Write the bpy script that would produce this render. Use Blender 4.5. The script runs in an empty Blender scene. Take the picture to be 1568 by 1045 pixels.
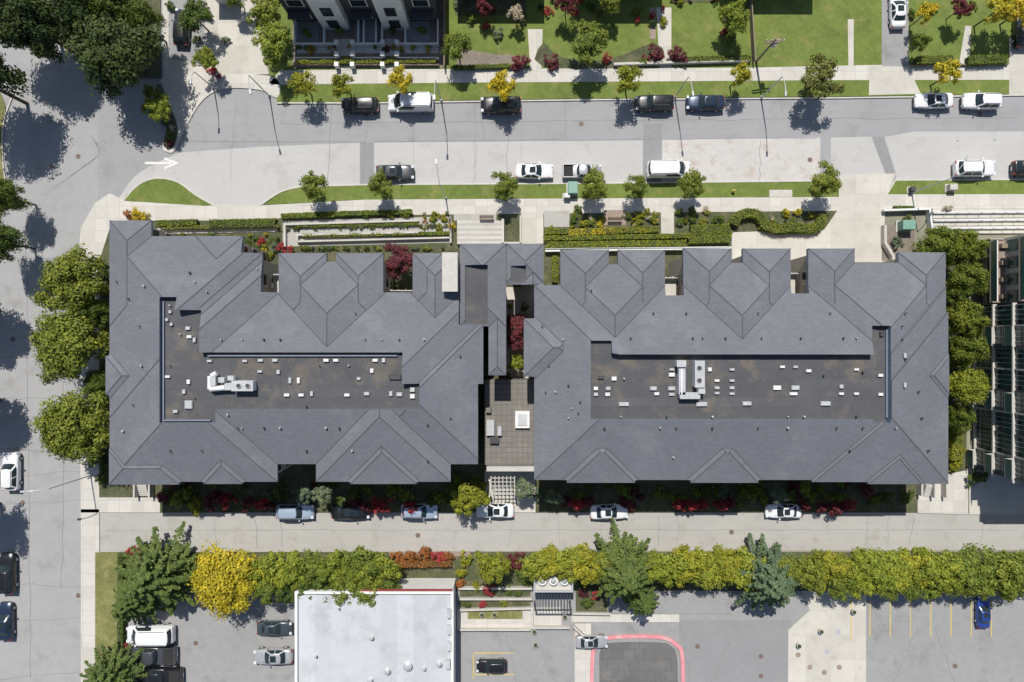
import bpy, bmesh, math, random, itertools
import numpy as np
from mathutils import Vector, Matrix
from mathutils.bvhtree import BVHTree
random.seed(7); rng=np.random.default_rng(7)
S=0.08; H=83.6; ZE=9.5
def P(px,py,z=0.0):
    f=(H-z)/H*S
    return Vector(((px-784)*f,-(py-522.5)*f,z))
sc=bpy.context.scene
COL=sc.collection
# ------------------------------------------------------------ materials
def lin(c):
    c=c/255.0
    return c/12.92 if c<=0.04045 else ((c+0.055)/1.055)**2.4
def C(r,g,b,k=1.28): return (lin(r)/k,lin(g)/k,lin(b)/k)
def newmat(name):
    m=bpy.data.materials.new(name); m.use_nodes=True
    nt=m.node_tree; b=nt.nodes['Principled BSDF']
    return m,nt,b
def ramp(nt,fac,stops):
    r=nt.nodes.new('ShaderNodeValToRGB'); e=r.color_ramp.elements
    while len(e)<len(stops): e.new(0.5)
    for i,(p,c) in enumerate(stops):
        e[i].position=p; e[i].color=(*c,1) if len(c)==3 else c
    nt.links.new(fac,r.inputs[0]); return r.outputs[0]
def noise(nt,vec,scale,detail=4,rough=0.6):
    n=nt.nodes.new('ShaderNodeTexNoise'); n.inputs['Scale'].default_value=scale
    n.inputs['Detail'].default_value=detail; n.inputs['Roughness'].default_value=rough
    nt.links.new(vec,n.inputs['Vector']); return n.outputs['Fac']
def mixc(nt,fac,a,b,mode='MIX'):
    m=nt.nodes.new('ShaderNodeMix'); m.data_type='RGBA'; m.blend_type=mode
    for s,v in ((0,fac),(6,a),(7,b)):
        if hasattr(v,'links'): nt.links.new(v,m.inputs[s])
        elif s==0: m.inputs[0].default_value=v
        else: m.inputs[s].default_value=(*v,1)
    return m.outputs[2]
def surf(name,c,var=0.15,big=0.25,mid=2.0,fine=14.0,rough=0.9,joints=None,jc=0.6,stain=None,bump=0.0,metal=0.0,stretch=None):
    """multi-scale procedural surface"""
    m,nt,b=newmat(name)
    g=nt.nodes.new('ShaderNodeNewGeometry'); vec=g.outputs['Position']
    if stretch:
        mp=nt.nodes.new('ShaderNodeMapping'); mp.inputs['Scale'].default_value=stretch
        nt.links.new(vec,mp.inputs[0]); v2=mp.outputs[0]
    else: v2=vec
    lo=tuple(x*(1-var) for x in c); hi=tuple(x*(1+var) for x in c)
    a=ramp(nt,noise(nt,vec,big,5,.65),[(.3,lo),(.7,hi)])
    n2=ramp(nt,noise(nt,v2,mid,6,.7),[(.3,(1-var,)*3),(.7,(1+var*.8,)*3)])
    n3=ramp(nt,noise(nt,vec,fine,3,.7),[(.25,(1-var*1.3,)*3),(.75,(1+var,)*3)])
    o=mixc(nt,1,a,n2,'MULTIPLY'); o=mixc(nt,1,o,n3,'MULTIPLY')
    if stain:
        o=mixc(nt,ramp(nt,noise(nt,vec,stain[1],6,.7),[(.52,(0,0,0)),(.68,(1,1,1))]),o,stain[0])
    if joints:
        br=nt.nodes.new('ShaderNodeTexBrick'); br.offset=joints[2] if len(joints)>2 else 0.0
        br.inputs['Scale'].default_value=1; br.inputs['Brick Width'].default_value=joints[0]
        br.inputs['Row Height'].default_value=joints[1]; br.inputs['Mortar Size'].default_value=0.035
        br.inputs['Color1'].default_value=(1,1,1,1); br.inputs['Color2'].default_value=(.86,.86,.86,1)
        br.inputs['Mortar'].default_value=(jc,jc,jc,1)
        nt.links.new(vec,br.inputs['Vector']); o=mixc(nt,1,o,br.outputs['Color'],'MULTIPLY')
    nt.links.new(o,b.inputs['Base Color']); b.inputs['Roughness'].default_value=rough
    b.inputs['Metallic'].default_value=metal
    if bump:
        bp=nt.nodes.new('ShaderNodeBump'); bp.inputs['Strength'].default_value=bump; bp.inputs['Distance'].default_value=0.05
        nt.links.new(noise(nt,vec,fine*.7,5,.7),bp.inputs['Height']); nt.links.new(bp.outputs[0],b.inputs['Normal'])
    return m
def plain(name,c,rough=0.6,metal=0.0,var=0.08,coat=0):
    m,nt,b=newmat(name)
    g=nt.nodes.new('ShaderNodeNewGeometry')
    o=ramp(nt,noise(nt,g.outputs['Position'],3,4),[(.3,tuple(x*(1-var) for x in c)),(.7,tuple(x*(1+var) for x in c))])
    nt.links.new(o,b.inputs['Base Color']); b.inputs['Roughness'].default_value=rough; b.inputs['Metallic'].default_value=metal
    if coat: b.inputs['Coat Weight'].default_value=coat; b.inputs['Coat Roughness'].default_value=.05
    return m
def leafmat(name,c,var=.45,trans=.25):
    m,nt,b=newmat(name)
    g=nt.nodes.new('ShaderNodeNewGeometry'); oi=nt.nodes.new('ShaderNodeObjectInfo')
    lo=tuple(x*(1-var) for x in c); hi=(c[0]*(1+var*1.1),c[1]*(1+var*.8),c[2]*(1+var*.5))
    a=ramp(nt,g.outputs['Random Per Island'],[(0,lo),(.5,c),(1,hi)])
    n=ramp(nt,noise(nt,g.outputs['Position'],.9,3),[(.3,(.72,.76,.8)),(.7,(1.25,1.18,1.0))])
    o=mixc(nt,1,a,n,'MULTIPLY')
    r=ramp(nt,oi.outputs['Random'],[(0,(.85,.9,.9)),(1,(1.18,1.1,1.0))])
    o=mixc(nt,1,o,r,'MULTIPLY')
    nt.links.new(o,b.inputs['Base Color']); b.inputs['Roughness'].default_value=.6
    b.inputs['Specular IOR Level'].default_value=.25
    t=nt.nodes.new('ShaderNodeBsdfTranslucent'); nt.links.new(o,t.inputs[0])
    mx=nt.nodes.new('ShaderNodeMixShader'); mx.inputs[0].default_value=trans
    out=nt.nodes['Material Output']
    nt.links.new(b.outputs[0],mx.inputs[1]); nt.links.new(t.outputs[0],mx.inputs[2]); nt.links.new(mx.outputs[0],out.inputs[0])
    return m
M={}
M['ground']=surf('ground_soil',C(150,148,130),.15,.05,.6,6)
M['asphalt']=surf('asphalt_street',C(170,170,170),.05,.12,.8,16,stain=(C(156,155,154),.35))
M['asphalt_n']=surf('asphalt_north',C(163,164,165),.05,.12,.8,16,stain=(C(151,151,151),.35),stretch=(.15,1.5,1))
M['conc_lane']=surf('worn_concrete_lane',C(195,194,191),.04,.15,1.0,14,stain=(C(183,180,176),.3),stretch=(.2,1,1))
M['patch']=surf('concrete_patch',C(203,200,196),.05,.3,1.5,12,stain=(C(188,174,163),.7))
M['patch_dk']=surf('asphalt_patch',C(151,151,152),.05,.3,1.5,12)
M['tar']=surf('crack_sealant',C(138,138,138),.08,.3,1.5,12)
M['alley']=surf('alley_asphalt',C(184,182,176),.06,.2,1.2,14,stain=(C(167,164,157),.4),stretch=(.25,1,1))
M['lot']=surf('lot_asphalt',C(161,161,161),.07,.15,1,14,stain=(C(142,141,140),.3))
M['walk']=surf('sidewalk_concrete',C(216,212,203),.05,.3,2,14,joints=(1.5,1.5),jc=.8)
M['conc']=surf('light_concrete',C(214,210,199),.06,.3,2,14,joints=(3,3),jc=.84,stain=(C(196,191,180),.5))
M['kerb']=surf('kerb_concrete',C(210,206,197),.08,.5,2,14)
M['grass']=surf('lawn_grass',(.125,.17,.03),.2,.25,1.6,9,bump=.6,stain=((.19,.195,.06),.45))
M['grass_dry']=surf('verge_grass',(.17,.175,.055),.22,.3,2,9,bump=.6,stain=((.27,.24,.11),.6))
M['soil']=surf('planting_soil',(.08,.09,.04),.3,.4,2.5,9,bump=.8,stain=((.15,.12,.08),.8))
M['bark']=surf('bark',(.09,.07,.05),.25,1,4,12)
M['shingle']=surf('roof_shingle',C(120,123,130),.055,.12,1.2,7,rough=.9,stain=(C(129,132,138),.25),bump=.35,joints=(.5,.22,.5),jc=.88)
M['ridge']=surf('ridge_cap',C(88,90,97),.08,1,4,9)
M['membrane']=surf('roof_membrane',C(93,94,97),.1,.15,.9,8,stain=(C(122,114,104),.32),joints=(30,1.0),jc=.85)
M['fascia']=plain('fascia_blue_grey',(.17,.20,.25),.5)
M['wallc']=surf('stucco_wall',(.40,.36,.30),.08,.3,2,10)
M['wallg']=surf('dark_cladding',(.07,.07,.075),.12,.3,2,10)
M['stone']=surf('pale_stone',C(203,200,192),.1,.5,3,12)
M['white']=surf('white_paint',(.68,.68,.66),.06,.5,2,12,rough=.55)
M['vent']=surf('vent_galvanised',(.42,.43,.44),.1,.5,2,12,rough=.5)
M['whiteroof']=surf('white_roof_membrane',C(211,214,219),.04,.1,.8,8,joints=(1.9,40),jc=.9,stain=(C(194,196,199),.35))
M['glass']=plain('window_glass',(.02,.03,.035),.08)
M['glassg']=plain('green_glass',(.045,.095,.085),.1)
M['metal']=plain('galvanised_metal',(.45,.46,.47),.4,.2)
M['dkmetal']=plain('dark_metal',(.06,.06,.065),.5,.2)
M['tyre']=plain('tyre_rubber',(.02,.02,.02),.85)
M['lampw']=plain('headlight_glass',(.6,.62,.65),.15)
M['red']=plain('tail_light_red',(.35,.02,.015),.3)
M['pink']=surf('painted_red_kerb',C(230,152,158),.1,.5,3,12,stain=(C(214,190,186),.5))
M['paver']=surf('terrace_paver',C(136,132,125),.08,.3,2,9,joints=(.62,.62),jc=.62)
M['paverd']=surf('dark_paver',C(118,118,117),.08,.3,2,9,joints=(1.3,1.3,.5),jc=.75,stain=(C(134,130,124),.4))
M['brickp']=surf('brick_path',C(172,154,140),.12,.5,3,10,joints=(.4,.2,.5),jc=.8)
M['gravel']=surf('gravel_bed',C(140,130,118),.22,.6,4,12,bump=.5)
M['ymark']=surf('yellow_marking',C(222,196,100),.15,.8,4,10,stain=(C(180,172,150),.4))
M['wmark']=surf('white_marking',C(236,235,230),.08,.8,4,10)
M['greenbox']=plain('green_cabinet_paint',(.16,.30,.24),.5)
M['wood']=surf('weathered_wood',C(146,132,115),.15,.5,3,10)
M['redtrim']=plain('red_trim',(.30,.07,.06),.5)
M['iron']=plain('cast_iron',(.15,.11,.09),.7)
LG={}
for n,c in dict(green=(.165,.215,.036),bright=(.22,.275,.038),mid=(.10,.15,.032),dark=(.055,.088,.028),yg=(.25,.275,.03),
    yellow=(.47,.39,.025),ygold=(.38,.355,.03),orange=(.34,.14,.045),red=(.36,.05,.065),purple=(.15,.04,.055),
    grey=(.16,.22,.15),conifer=(.12,.175,.05),blue=(.11,.175,.11),white=(.5,.47,.42),olive=(.17,.19,.05)).items():
    LG[n]=leafmat('foliage_'+n,c)
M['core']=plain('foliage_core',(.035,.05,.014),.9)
# ------------------------------------------------------------ mesh builder
class MB:
    def __init__(s): s.v=[];s.f=[];s.m=[];s.mats=[]
    def mi(s,k):
        mm=M[k] if isinstance(k,str) else k
        if mm not in s.mats: s.mats.append(mm)
        return s.mats.index(mm)
    def add(s,vs,fs,k):
        o=len(s.v); s.v+= [tuple(v) for v in vs]; i=s.mi(k)
        for f in fs: s.f.append([o+a for a in f]); s.m.append(i)
    def box(s,c,d,k,rot=0,taper=1.0):
        x,y,z=c; a,b,h=d[0]/2,d[1]/2,d[2]/2; cs,sn=math.cos(rot),math.sin(rot); vs=[]
        for dz,t in ((-h,1),(h,taper)):
            for dx,dy in ((-a,-b),(a,-b),(a,b),(-a,b)):
                dx*=t;dy*=t; vs.append((x+dx*cs-dy*sn,y+dx*sn+dy*cs,z+dz))
        s.add(vs,[(3,2,1,0),(4,5,6,7),(0,1,5,4),(1,2,6,5),(2,3,7,6),(3,0,4,7)],k)
    def cyl(s,p0,p1,r0,r1,k,n=8,cap=True):
        p0=Vector(p0);p1=Vector(p1); d=(p1-p0).normalized()
        a=d.orthogonal().normalized(); b=d.cross(a); vs=[]
        for p,r in((p0,r0),(p1,r1)):
            for i in range(n):
                t=2*math.pi*i/n; vs.append(p+a*math.cos(t)*r+b*math.sin(t)*r)
        fs=[(i,(i+1)%n,n+(i+1)%n,n+i) for i in range(n)]
        if cap: fs+= [tuple(range(n,2*n)),tuple(reversed(range(n)))]
        s.add(vs,fs,k)
    def prism(s,pts,z0,z1,k,kside=None):
        n=len(pts); A=sum(pts[i][0]*pts[(i+1)%n][1]-pts[(i+1)%n][0]*pts[i][1] for i in range(n))
        if A<0: pts=list(reversed(pts))
        s.add([(p[0],p[1],z1) for p in pts],[tuple(range(n))],k)
        vs=[(p[0],p[1],z0) for p in pts]+[(p[0],p[1],z1) for p in pts]
        s.add(vs,[(i,(i+1)%n,n+(i+1)%n,n+i) for i in range(n)],kside or k)
    def strip(s,pts,w,z0,z1,k,closed=False):
        pts=[Vector((p[0],p[1])) for p in pts]; n=len(pts); L=[];R=[]
        for i in range(n):
            a=pts[i-1] if (i>0 or closed) else pts[i]; b=pts[(i+1)%n] if (i<n-1 or closed) else pts[i]
            d1=(pts[i]-a); d2=(b-pts[i])
            if d1.length<1e-6:d1=d2
            if d2.length<1e-6:d2=d1
            d1.normalize();d2.normalize(); t=(d1+d2).normalized(); nn=Vector((-t.y,t.x))
            m=w/2/max(.4,nn.dot(Vector((-d1.y,d1.x)))); L.append(pts[i]+nn*m);R.append(pts[i]-nn*m)
        for i in range(n if closed else n-1):
            j=(i+1)%n
            q=[L[i],R[i],R[j],L[j]]
            s.add([(p.x,p.y,z0) for p in q]+[(p.x,p.y,z1) for p in q],[(4,5,6,7),(0,1,5,4),(2,3,7,6)]+([(1,2,6,5),(3,0,4,7)]),k)
    def obj(s,name,parent=None,smooth=False):
        me=bpy.data.meshes.new(name); me.from_pydata(s.v,[],s.f); me.update()
        for m in s.mats: me.materials.append(m)
        me.polygons.foreach_set('material_index',s.m)
        if smooth: me.polygons.foreach_set('use_smooth',[True]*len(s.f))
        o=bpy.data.objects.new(name,me); COL.objects.link(o)
        if parent: o.parent=parent
        return o
def empty(name):
    o=bpy.data.objects.new(name,None); COL.objects.link(o); return o
def pp(pts,z=0): return [P(x,y,z) for x,y in pts]
def smooth(pts,n=6,closed=True):
    out=[];N=len(pts)
    for i in range(N if closed else N-1):
        p=[Vector(pts[(i+j)%N] if closed else pts[min(max(i+j,0),N-1)]) for j in(-1,0,1,2)]
        for t in range(n):
            t/=n; out.append(tuple(.5*((2*p[1])+(-p[0]+p[2])*t+(2*p[0]-5*p[1]+4*p[2]-p[3])*t*t+(-p[0]+3*p[1]-3*p[2]+p[3])*t**3)))
    if not closed: out.append(tuple(pts[-1]))
    return out
def area(name,pts,z,k,z0=None,parent=None):
    b=MB(); b.prism(pp(pts,z),(0.0 if z0 is None else z0),z,k); return b.obj(name,parent)
def flat(name,pts,z,k):
    b=MB(); w=pp(pts,z); n=len(w); A=sum(w[i].x*w[(i+1)%n].y-w[(i+1)%n].x*w[i].y for i in range(n))
    if A<0: w.reverse()
    b.add(w,[tuple(range(n))],k); return b.obj(name)
def line(name,pts,w,z0,z1,k,parent=None,closed=False):
    b=MB(); b.strip(pp(pts,z1),w,z0,z1,k,closed); return b.obj(name,parent)
def R(x0,y0,x1,y1): return [(x0,y0),(x1,y0),(x1,y1),(x0,y1)]
# ------------------------------------------------------------ ground & roads
flat('ground',R(-9000,-9000,11000,11000),0,'ground')
flat('road',R(-14,-900,150,2500),.004,'asphalt')
flat('road',[(150,-60),(250,-60),(250,130),(2600,128),(2600,296),(150,318)],.004,'asphalt_n')
flat('road',[(150,784),(2600,786),(2600,840),(150,846)],.004,'alley')
flat('concrete_lane',smooth([(170,322),(186,298),(205,272),(235,252),(275,234)],4,False)+[(400,225),(551,219),(551,284),(470,290),(430,316),(330,320),(180,325)],.008,'conc_lane')
flat('concrete_lane',[(573,219),(984,215),(984,283),(573,285)],.008,'conc_lane')
flat('concrete_lane',[(1014,214),(1256,211),(1256,280),(1014,283)],.008,'patch')
flat('concrete_lane',[(1272,211),(1334,210),(1356,268),(1356,275),(1272,280)],.008,'conc_lane')
flat('concrete_lane',[(1354,210),(1400,202),(2600,200),(2600,282),(1372,282),(1372,266)],.008,'conc_lane')
flat('asphalt_patch',[(552,219),(572,219),(572,284),(552,284)],.008,'patch_dk')
flat('asphalt_patch',[(985,190),(1013,190),(1013,283),(985,283)],.009,'patch_dk')
flat('asphalt_patch',[(1336,210),(1353,210),(1370,266),(1357,268)],.009,'patch_dk')
b=MB()
for i in range(3): b.strip(pp(smooth([(60+i*6,300),(120+i*5,262-i*4),(150+i*2,235),(140,205+i*3)],5,False)),.05,.005,.0085,'patch_dk')
b.obj('tyre_marks')
b=MB()
def crack(x0,y0,x1,y1,n=10,j=2.5):
    pts=[(x0+(x1-x0)*i/n+random.uniform(-j,j),y0+(y1-y0)*i/n+random.uniform(-j,j)) for i in range(n+1)]
    b.strip(pp(pts),random.uniform(.03,.06),.012,.0155,'tar')
crack(280,217,560,218,14,.8); crack(575,217,1250,212,30,.8); crack(430,190,1560,180,40,1.5); crack(100,400,95,900,20,2); crack(40,300,48,1040,24,2); crack(160,812,1560,812,50,1.2)
for i in range(14):
    x=random.uniform(300,1550); crack(x,random.choice([150,216]),x+random.uniform(-8,8),random.choice([215,280]),6,2)
for i in range(12):
    x=random.uniform(180,1550); crack(x,788,x+random.uniform(-8,8),837,5,2)
for i in range(10):
    y=random.uniform(330,1040); crack(-5,y,124,y+random.uniform(-12,12),7,2)
for i in range(9):
    x=random.uniform(720,1550); crack(x,960,x+random.uniform(-60,60),1045,7,3)
b.obj('crack_sealant')
# blocks / raised ground
area('lawn',[(-600,-400),(14,-400),(14,60),(-20,60),(-600,60)],.12,'soil')
area('verge',smooth([(-60,80),(4,150),(4,200),(2,240),(8,290),(-14,380),(-60,380)],4),.12,'grass_dry')
line('kerb',smooth([(26,130),(6,185),(4,240),(10,292)],5,False),.15,0,.15,'kerb')
area('garden_ground',[(85,-400),(246,-400),(246,120),(215,120),(150,110),(85,60)],.12,'soil')
area('sidewalk',smooth([(250,118),(335,114),(408,116),(428,128),(424,150),(398,138),(345,136),(312,152),(288,188),(275,215),(264,234),(248,226),(256,195),(243,160)],3),.13,'walk')
area('planting_island',smooth([(246,128),(258,160),(270,188),(270,214),(260,229),(250,220),(255,196),(244,165),(238,140)],3),.20,'soil')
area('driveway',[(246,-300),(400,-300),(398,60),(412,114),(250,119)],.124,'conc')
area('driveway',[(262,-300),(325,-300),(312,98),(258,90)],.128,'lot')
NB=[(404,-400),(2600,-400),(2600,138),(1560,144),(1300,148),(900,151),(560,156),(424,160),(424,150),(430,128),(412,114)]
area('lawn',NB,.12,'grass')
line('kerb',[(424,158),(560,158),(900,153),(1300,150),(1560,146),(2600,140)],.16,0,.15,'kerb')
area('sidewalk',[(412,128),(430,108),(700,106),(1150,104),(1330,100),(2600,96),(2600,121),(1300,123),(700,127),(424,130)],.13,'walk')
for q in ([(808,45),(831,45),(829,108),(812,108)],[(1005,12),(1028,12),(1028,106),(1010,106)],[(1298,30),(1307,30),(1307,102),(1299,102)],[(1478,40),(1487,40),(1484,100),(1468,100)],
          [(1332,102),(1390,102),(1410,144),(1330,146)],[(1545,58),(2600,58),(2600,146),(1545,146)]): area('garden_path',q,.135,'conc')
area('driveway',[(1350,-300),(1390,-300),(1391,102),(1350,102)],.134,'lot')
area('garden_path',[(995,12),(1004,12),(1004,60),(995,60)],.134,'brickp')
for q in (R(697,-80,805,24),R(1030,-60,1100,4)): area('garden_bed',q,.15,'soil')
area('garden_bed',[(700,74),(760,84),(806,86),(806,104),(700,106)],.14,'gravel')
area('garden_bed',smooth([(832,66),(860,88),(930,92),(1003,66),(1003,100),(832,103)],3),.14,'soil')
# townhouse frontage
area('garden_bed',R(448,-100,680,104),.14,'gravel')
area('sidewalk',[(455,68),(672,68),(672,82),(455,82)],.16,'walk')
for x in (528,597): area('garden_path',R(x-9,60,x+9,108),.165,'conc')
# south verge, sidewalk, gardens of main block
area('verge',smooth([(190,306),(212,284),(240,274),(272,280),(300,300),(326,315),(270,313),(225,310)],3),.13,'grass')
line('kerb',smooth([(190,306),(212,283),(240,273),(272,279),(300,299),(328,315)],4,False),.16,0,.15,'kerb')
area('verge',smooth([(404,314),(430,296),(460,287)],4,False)+[(560,284),(1286,279),(1286,302),(560,306)],.13,'grass')
line('kerb',smooth([(396,316),(430,294),(460,286)],4,False)+[(560,283),(900,281),(1284,277)],.16,0,.15,'kerb')
area('verge',[(1372,277),(2600,272),(2600,296),(1358,298)],.13,'grass')
line('kerb',[(1357,300),(1371,276),(2600,270)],.16,0,.15,'kerb')
area('sidewalk',[(120,400),(124,350),(145,312),(168,296),(190,308),(330,315),(400,315),(560,306),(1286,301),(1286,323),(560,330),(330,338),(172,338),(152,400),(152,785),(124,785)],.128,'walk')
area('sidewalk',[(1356,297),(2600,294),(2600,317),(1354,320)],.128,'walk')
area('garden_ground',[(152,338),(560,330),(1286,323),(1286,384),(1480,384),(1480,785),(152,785)],.12,'soil')
area('driveway',[(1285,269),(1372,266),(1357,300),(1354,345),(1364,372),(1364,402),(1122,402),(1122,356),(1262,352),(1284,320)],.14,'conc')
area('sidewalk',R(124,780,152,2500),.128,'walk')
area('verge',R(146,846,180,2500),.13,'grass_dry')
area('sidewalk',[(152,762),(245,762),(245,785),(152,785)],.13,'walk')
area('sidewalk',[(1405,735),(1482,720),(1482,788),(1405,786)],.13,'walk')
area('patio',[(1484,700),(2600,700),(2600,788),(1484,788)],.13,'conc')
# south block
area('garden_ground',R(180,846,2600,905),.12,'soil')
flat('parking_lot',R(180,905,2600,2500),.006,'lot')
flat('parking_lot',[(1040,950),(1212,950),(1212,1200),(1040,1200)],.010,'patch_dk')
area('sidewalk',R(875,941,1040,953),.12,'walk')
area('concrete_apron',[(1228,905),(1256,905),(1326,905),(1326,1300),(1205,1300),(1207,965),(1240,935)],.05,'conc')
flat('parking_lot',[(715,965),(905,965),(905,1300),(715,1300)],.010,'lot')
area('sidewalk',R(700,930,860,965),.12,'walk')
area('garden_path',R(596,846,720,852),.135,'brickp')
area('planting_bed',R(716,935,800,948),.16,'grass_dry')
area('garden_path',R(880,955,905,1300),.02,'walk')
# ------------------------------------------------------------ markings
b=MB()
for pts in ([(222,250),(262,250)],[(252,243),(270,250),(252,258)]): b.strip(pp(pts),.28,.009,.0125,'wmark')
b.obj('painted_arrow')
b=MB()
for i in range(7): b.strip(pp([(1332+i*31,920),(1332+i*31,975)]),.12,.007,.0115,'ymark')
for q in ([(725,1000),(788,1000)],[(725,1003),(725,1040)],[(725,1033),(788,1033)],[(1303,918),(1303,980)]): b.strip(pp(q),.12,.007,.0185 if q[0][0]<800 else .055,'ymark')
b.obj('parking_markings')
b=MB()
b.prism(pp(smooth([(918,1048),(918,1002),(925,990),(940,984),(1010,984),(1028,990),(1036,1004),(1038,1048),(1038,1200),(918,1200)],3),.05),0,.05,'paverd'); b.obj('loading_ramp')
line('painted_kerb',smooth([(906,1100),(907,1010),(914,990),(930,978),(970,975),(1015,977),(1036,988),(1045,1008),(1046,1100)],5,False),.45,0,.18,'pink')
b=MB()
for x,y in ((1068,990),(1165,1005),(1165,1035),(1462,1020),(300,985),(35,770),(120,912),(80,255),(130,640),(560,175),(1240,245),(890,190),(1500,175),(640,820),(1120,815),(120,240),(20,520),(410,330),(240,285)):
    w=P(x,y); b.cyl((w.x,w.y,.003),(w.x,w.y,.02),.3,.3,'iron',14)
b.obj('manhole_cover')
# ------------------------------------------------------------ roofs (convex hip solids, united)
SL=.30
JIT=itertools.count()
def hull(planes):
    pts=[]
    N=[np.array(n,float) for n,d in planes]; D=[d for n,d in planes]
    for i,j,k in itertools.combinations(range(len(planes)),3):
        A_=np.array([N[i],N[j],N[k]])
        if abs(np.linalg.det(A_))<1e-7: continue
        p=np.linalg.solve(A_,[D[i],D[j],D[k]])
        if all(N[q]@p<=D[q]+1e-5 for q in range(len(planes))) and not any(np.linalg.norm(p-x)<1e-3 for x in pts): pts.append(p)
    bm=bmesh.new()
    for p in pts: bm.verts.new(p)
    r=bmesh.ops.convex_hull(bm,input=bm.verts[:])
    bmesh.ops.dissolve_limit(bm,angle_limit=math.radians(.3),verts=bm.verts[:],edges=bm.edges[:])
    bmesh.ops.recalc_face_normals(bm,faces=bm.faces[:])
    me=bpy.data.meshes.new('tmp'); bm.to_mesh(me); bm.free(); return me
def hip(q,ze=ZE,cap=3.3):
    j=next(JIT)%40; ze=ze+.0031*j
    a=P(q[0],q[1],ZE);c=P(q[2],q[3],ZE); x0,x1=a.x,c.x; y1,y0=a.y,c.y; e=.75-.003*j
    pl=[((-SL,0,1),ze-SL*x0),((SL,0,1),ze+SL*x1),((0,-SL,1),ze-SL*y0),((0,SL,1),ze+SL*y1),((0,0,1),ze+cap),((0,0,-1),-(ZE-.32-.0037*j)),
        ((-1,0,0),-(x0-e)),((1,0,0),x1+e),((0,-1,0),-(y0-e)),((0,1,0),y1+e)]
    me=hull(pl); o=bpy.data.objects.new('tmp',me); COL.objects.link(o); return o
def prismobj(pts,zp,z0,z1):
    b=MB(); w=pp(pts,zp); n=len(w); A=sum(w[i].x*w[(i+1)%n].y-w[(i+1)%n].x*w[i].y for i in range(n))
    if A<0: w.reverse()
    b.add([(p.x,p.y,z0) for p in w]+[(p.x,p.y,z1) for p in w],[tuple(reversed(range(n))),tuple(range(n,2*n))]+[(i,(i+1)%n,n+(i+1)%n,n+i) for i in range(n)],'white')
    return b.obj('tmp')
def vol(me):
    bm=bmesh.new(); bm.from_mesh(me); v=bm.calc_volume(); bm.free(); return v
def boolop(base,o,op,ok):
    for solver in ('EXACT','FAST'):
        m=base.modifiers.new('b','BOOLEAN'); m.operation=op; m.solver=solver; m.object=o
        dg=bpy.context.evaluated_depsgraph_get(); dg.update()
        me=bpy.data.meshes.new_from_object(base.evaluated_get(dg)); base.modifiers.clear()
        if ok(vol(me)): base.data=me; return True
    print('BOOLEAN FAIL',op); return False
def build_roof(name,parent,hips,outline,cuts):
    objs=[hip(*h) if isinstance(h[0],(tuple,list)) else hip(h) for h in hips]
    base=objs[0]; ol=prismobj(outline,ZE,-5,40)
    for o in objs[1:]:
        v0=vol(base.data); v1=vol(o.data); boolop(base,o,'UNION',lambda v:v>=max(v0,v1)*.9999 and v<=(v0+v1)*1.001)
    v0=vol(base.data); boolop(base,ol,'INTERSECT',lambda v:v<=v0 and v>v0*.5)
    tmp=objs[1:]+[ol]
    for pts,zf in cuts:
        k=prismobj(pts,11.6,zf,40); v0=vol(base.data); boolop(base,k,'DIFFERENCE',lambda v:v<=v0 and v>v0*.4); tmp.append(k)
    me=base.data
    for o in tmp+[base]: bpy.data.objects.remove(o)
    bm=bmesh.new(); bm.from_mesh(me)
    bmesh.ops.remove_doubles(bm,verts=bm.verts[:],dist=.003)
    bmesh.ops.dissolve_limit(bm,angle_limit=math.radians(.8),verts=bm.verts[:],edges=bm.edges[:])
    me.materials.clear()
    for k in ('shingle','membrane','fascia'): me.materials.append(M[k])
    zf=[c[1] for c in cuts]
    cap=MB()
    for f in bm.faces:
        n=f.normal
        if n.z>.98 and any(abs(f.calc_center_median().z-z)<.05 for z in zf): f.material_index=1
        elif abs(n.z)<.3: f.material_index=2
        else: f.material_index=0
    for e in bm.edges:
        if len(e.link_faces)==2 and all(f.material_index==0 and f.normal.z>.5 for f in e.link_faces) and e.calc_face_angle(0)>math.radians(4):
            a,c=e.verts[0].co,e.verts[1].co
            if (a-c).length>.5: cap.cyl(a-Vector((0,0,.015)),c-Vector((0,0,.015)),.055,.055,'ridge',6)
    bm.to_mesh(me); bm.free(); me.update()
    ro=bpy.data.objects.new(name,me); COL.objects.link(ro); ro.parent=parent
    if cap.v: cap.obj('ridge_caps',parent)
    return ro
def walls(outline,parent,inset=.55,z1=9.1,kw='wallc',win=True,zo=ZE):
    w=[Vector((p.x,p.y)) for p in pp(outline,zo)]; n=len(w)
    A=sum(w[i].x*w[(i+1)%n].y-w[(i+1)%n].x*w[i].y for i in range(n))
    if A<0: w.reverse()
    q=[]
    for i in range(n):
        d1=(w[i]-w[i-1]).normalized(); d2=(w[(i+1)%n]-w[i]).normalized()
        q.append(w[i]+(Vector((-d1.y,d1.x))+Vector((-d2.y,d2.x)))*inset if abs(d1.dot(d2))<.5 else w[i]+Vector((-d1.y,d1.x))*inset)
    b=MB(); b.prism([(p.x,p.y) for p in q],0,z1,kw)
    if win:
        for i in range(n):
            a,c=q[i],q[(i+1)%n]; L=(c-a).length
            if L<1.6: continue
            d=(c-a)/L; nn=Vector((d.y,-d.x)); k=max(1,int(L/3.0)); rot=math.atan2(d.y,d.x)
            for j in range(k):
                for fl in range(3):
                    m=a+d*(L*(j+.5)/k)+nn*.02
                    b.box((m.x,m.y,fl*2.9+1.75),(1.5,.08,1.5),'white',rot)
                    m=m+nn*.03
                    b.box((m.x,m.y,fl*2.9+1.75),(1.3,.06,1.3),'glass',rot)
    b.obj('walls',parent)
A=empty('apartment_building')
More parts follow.
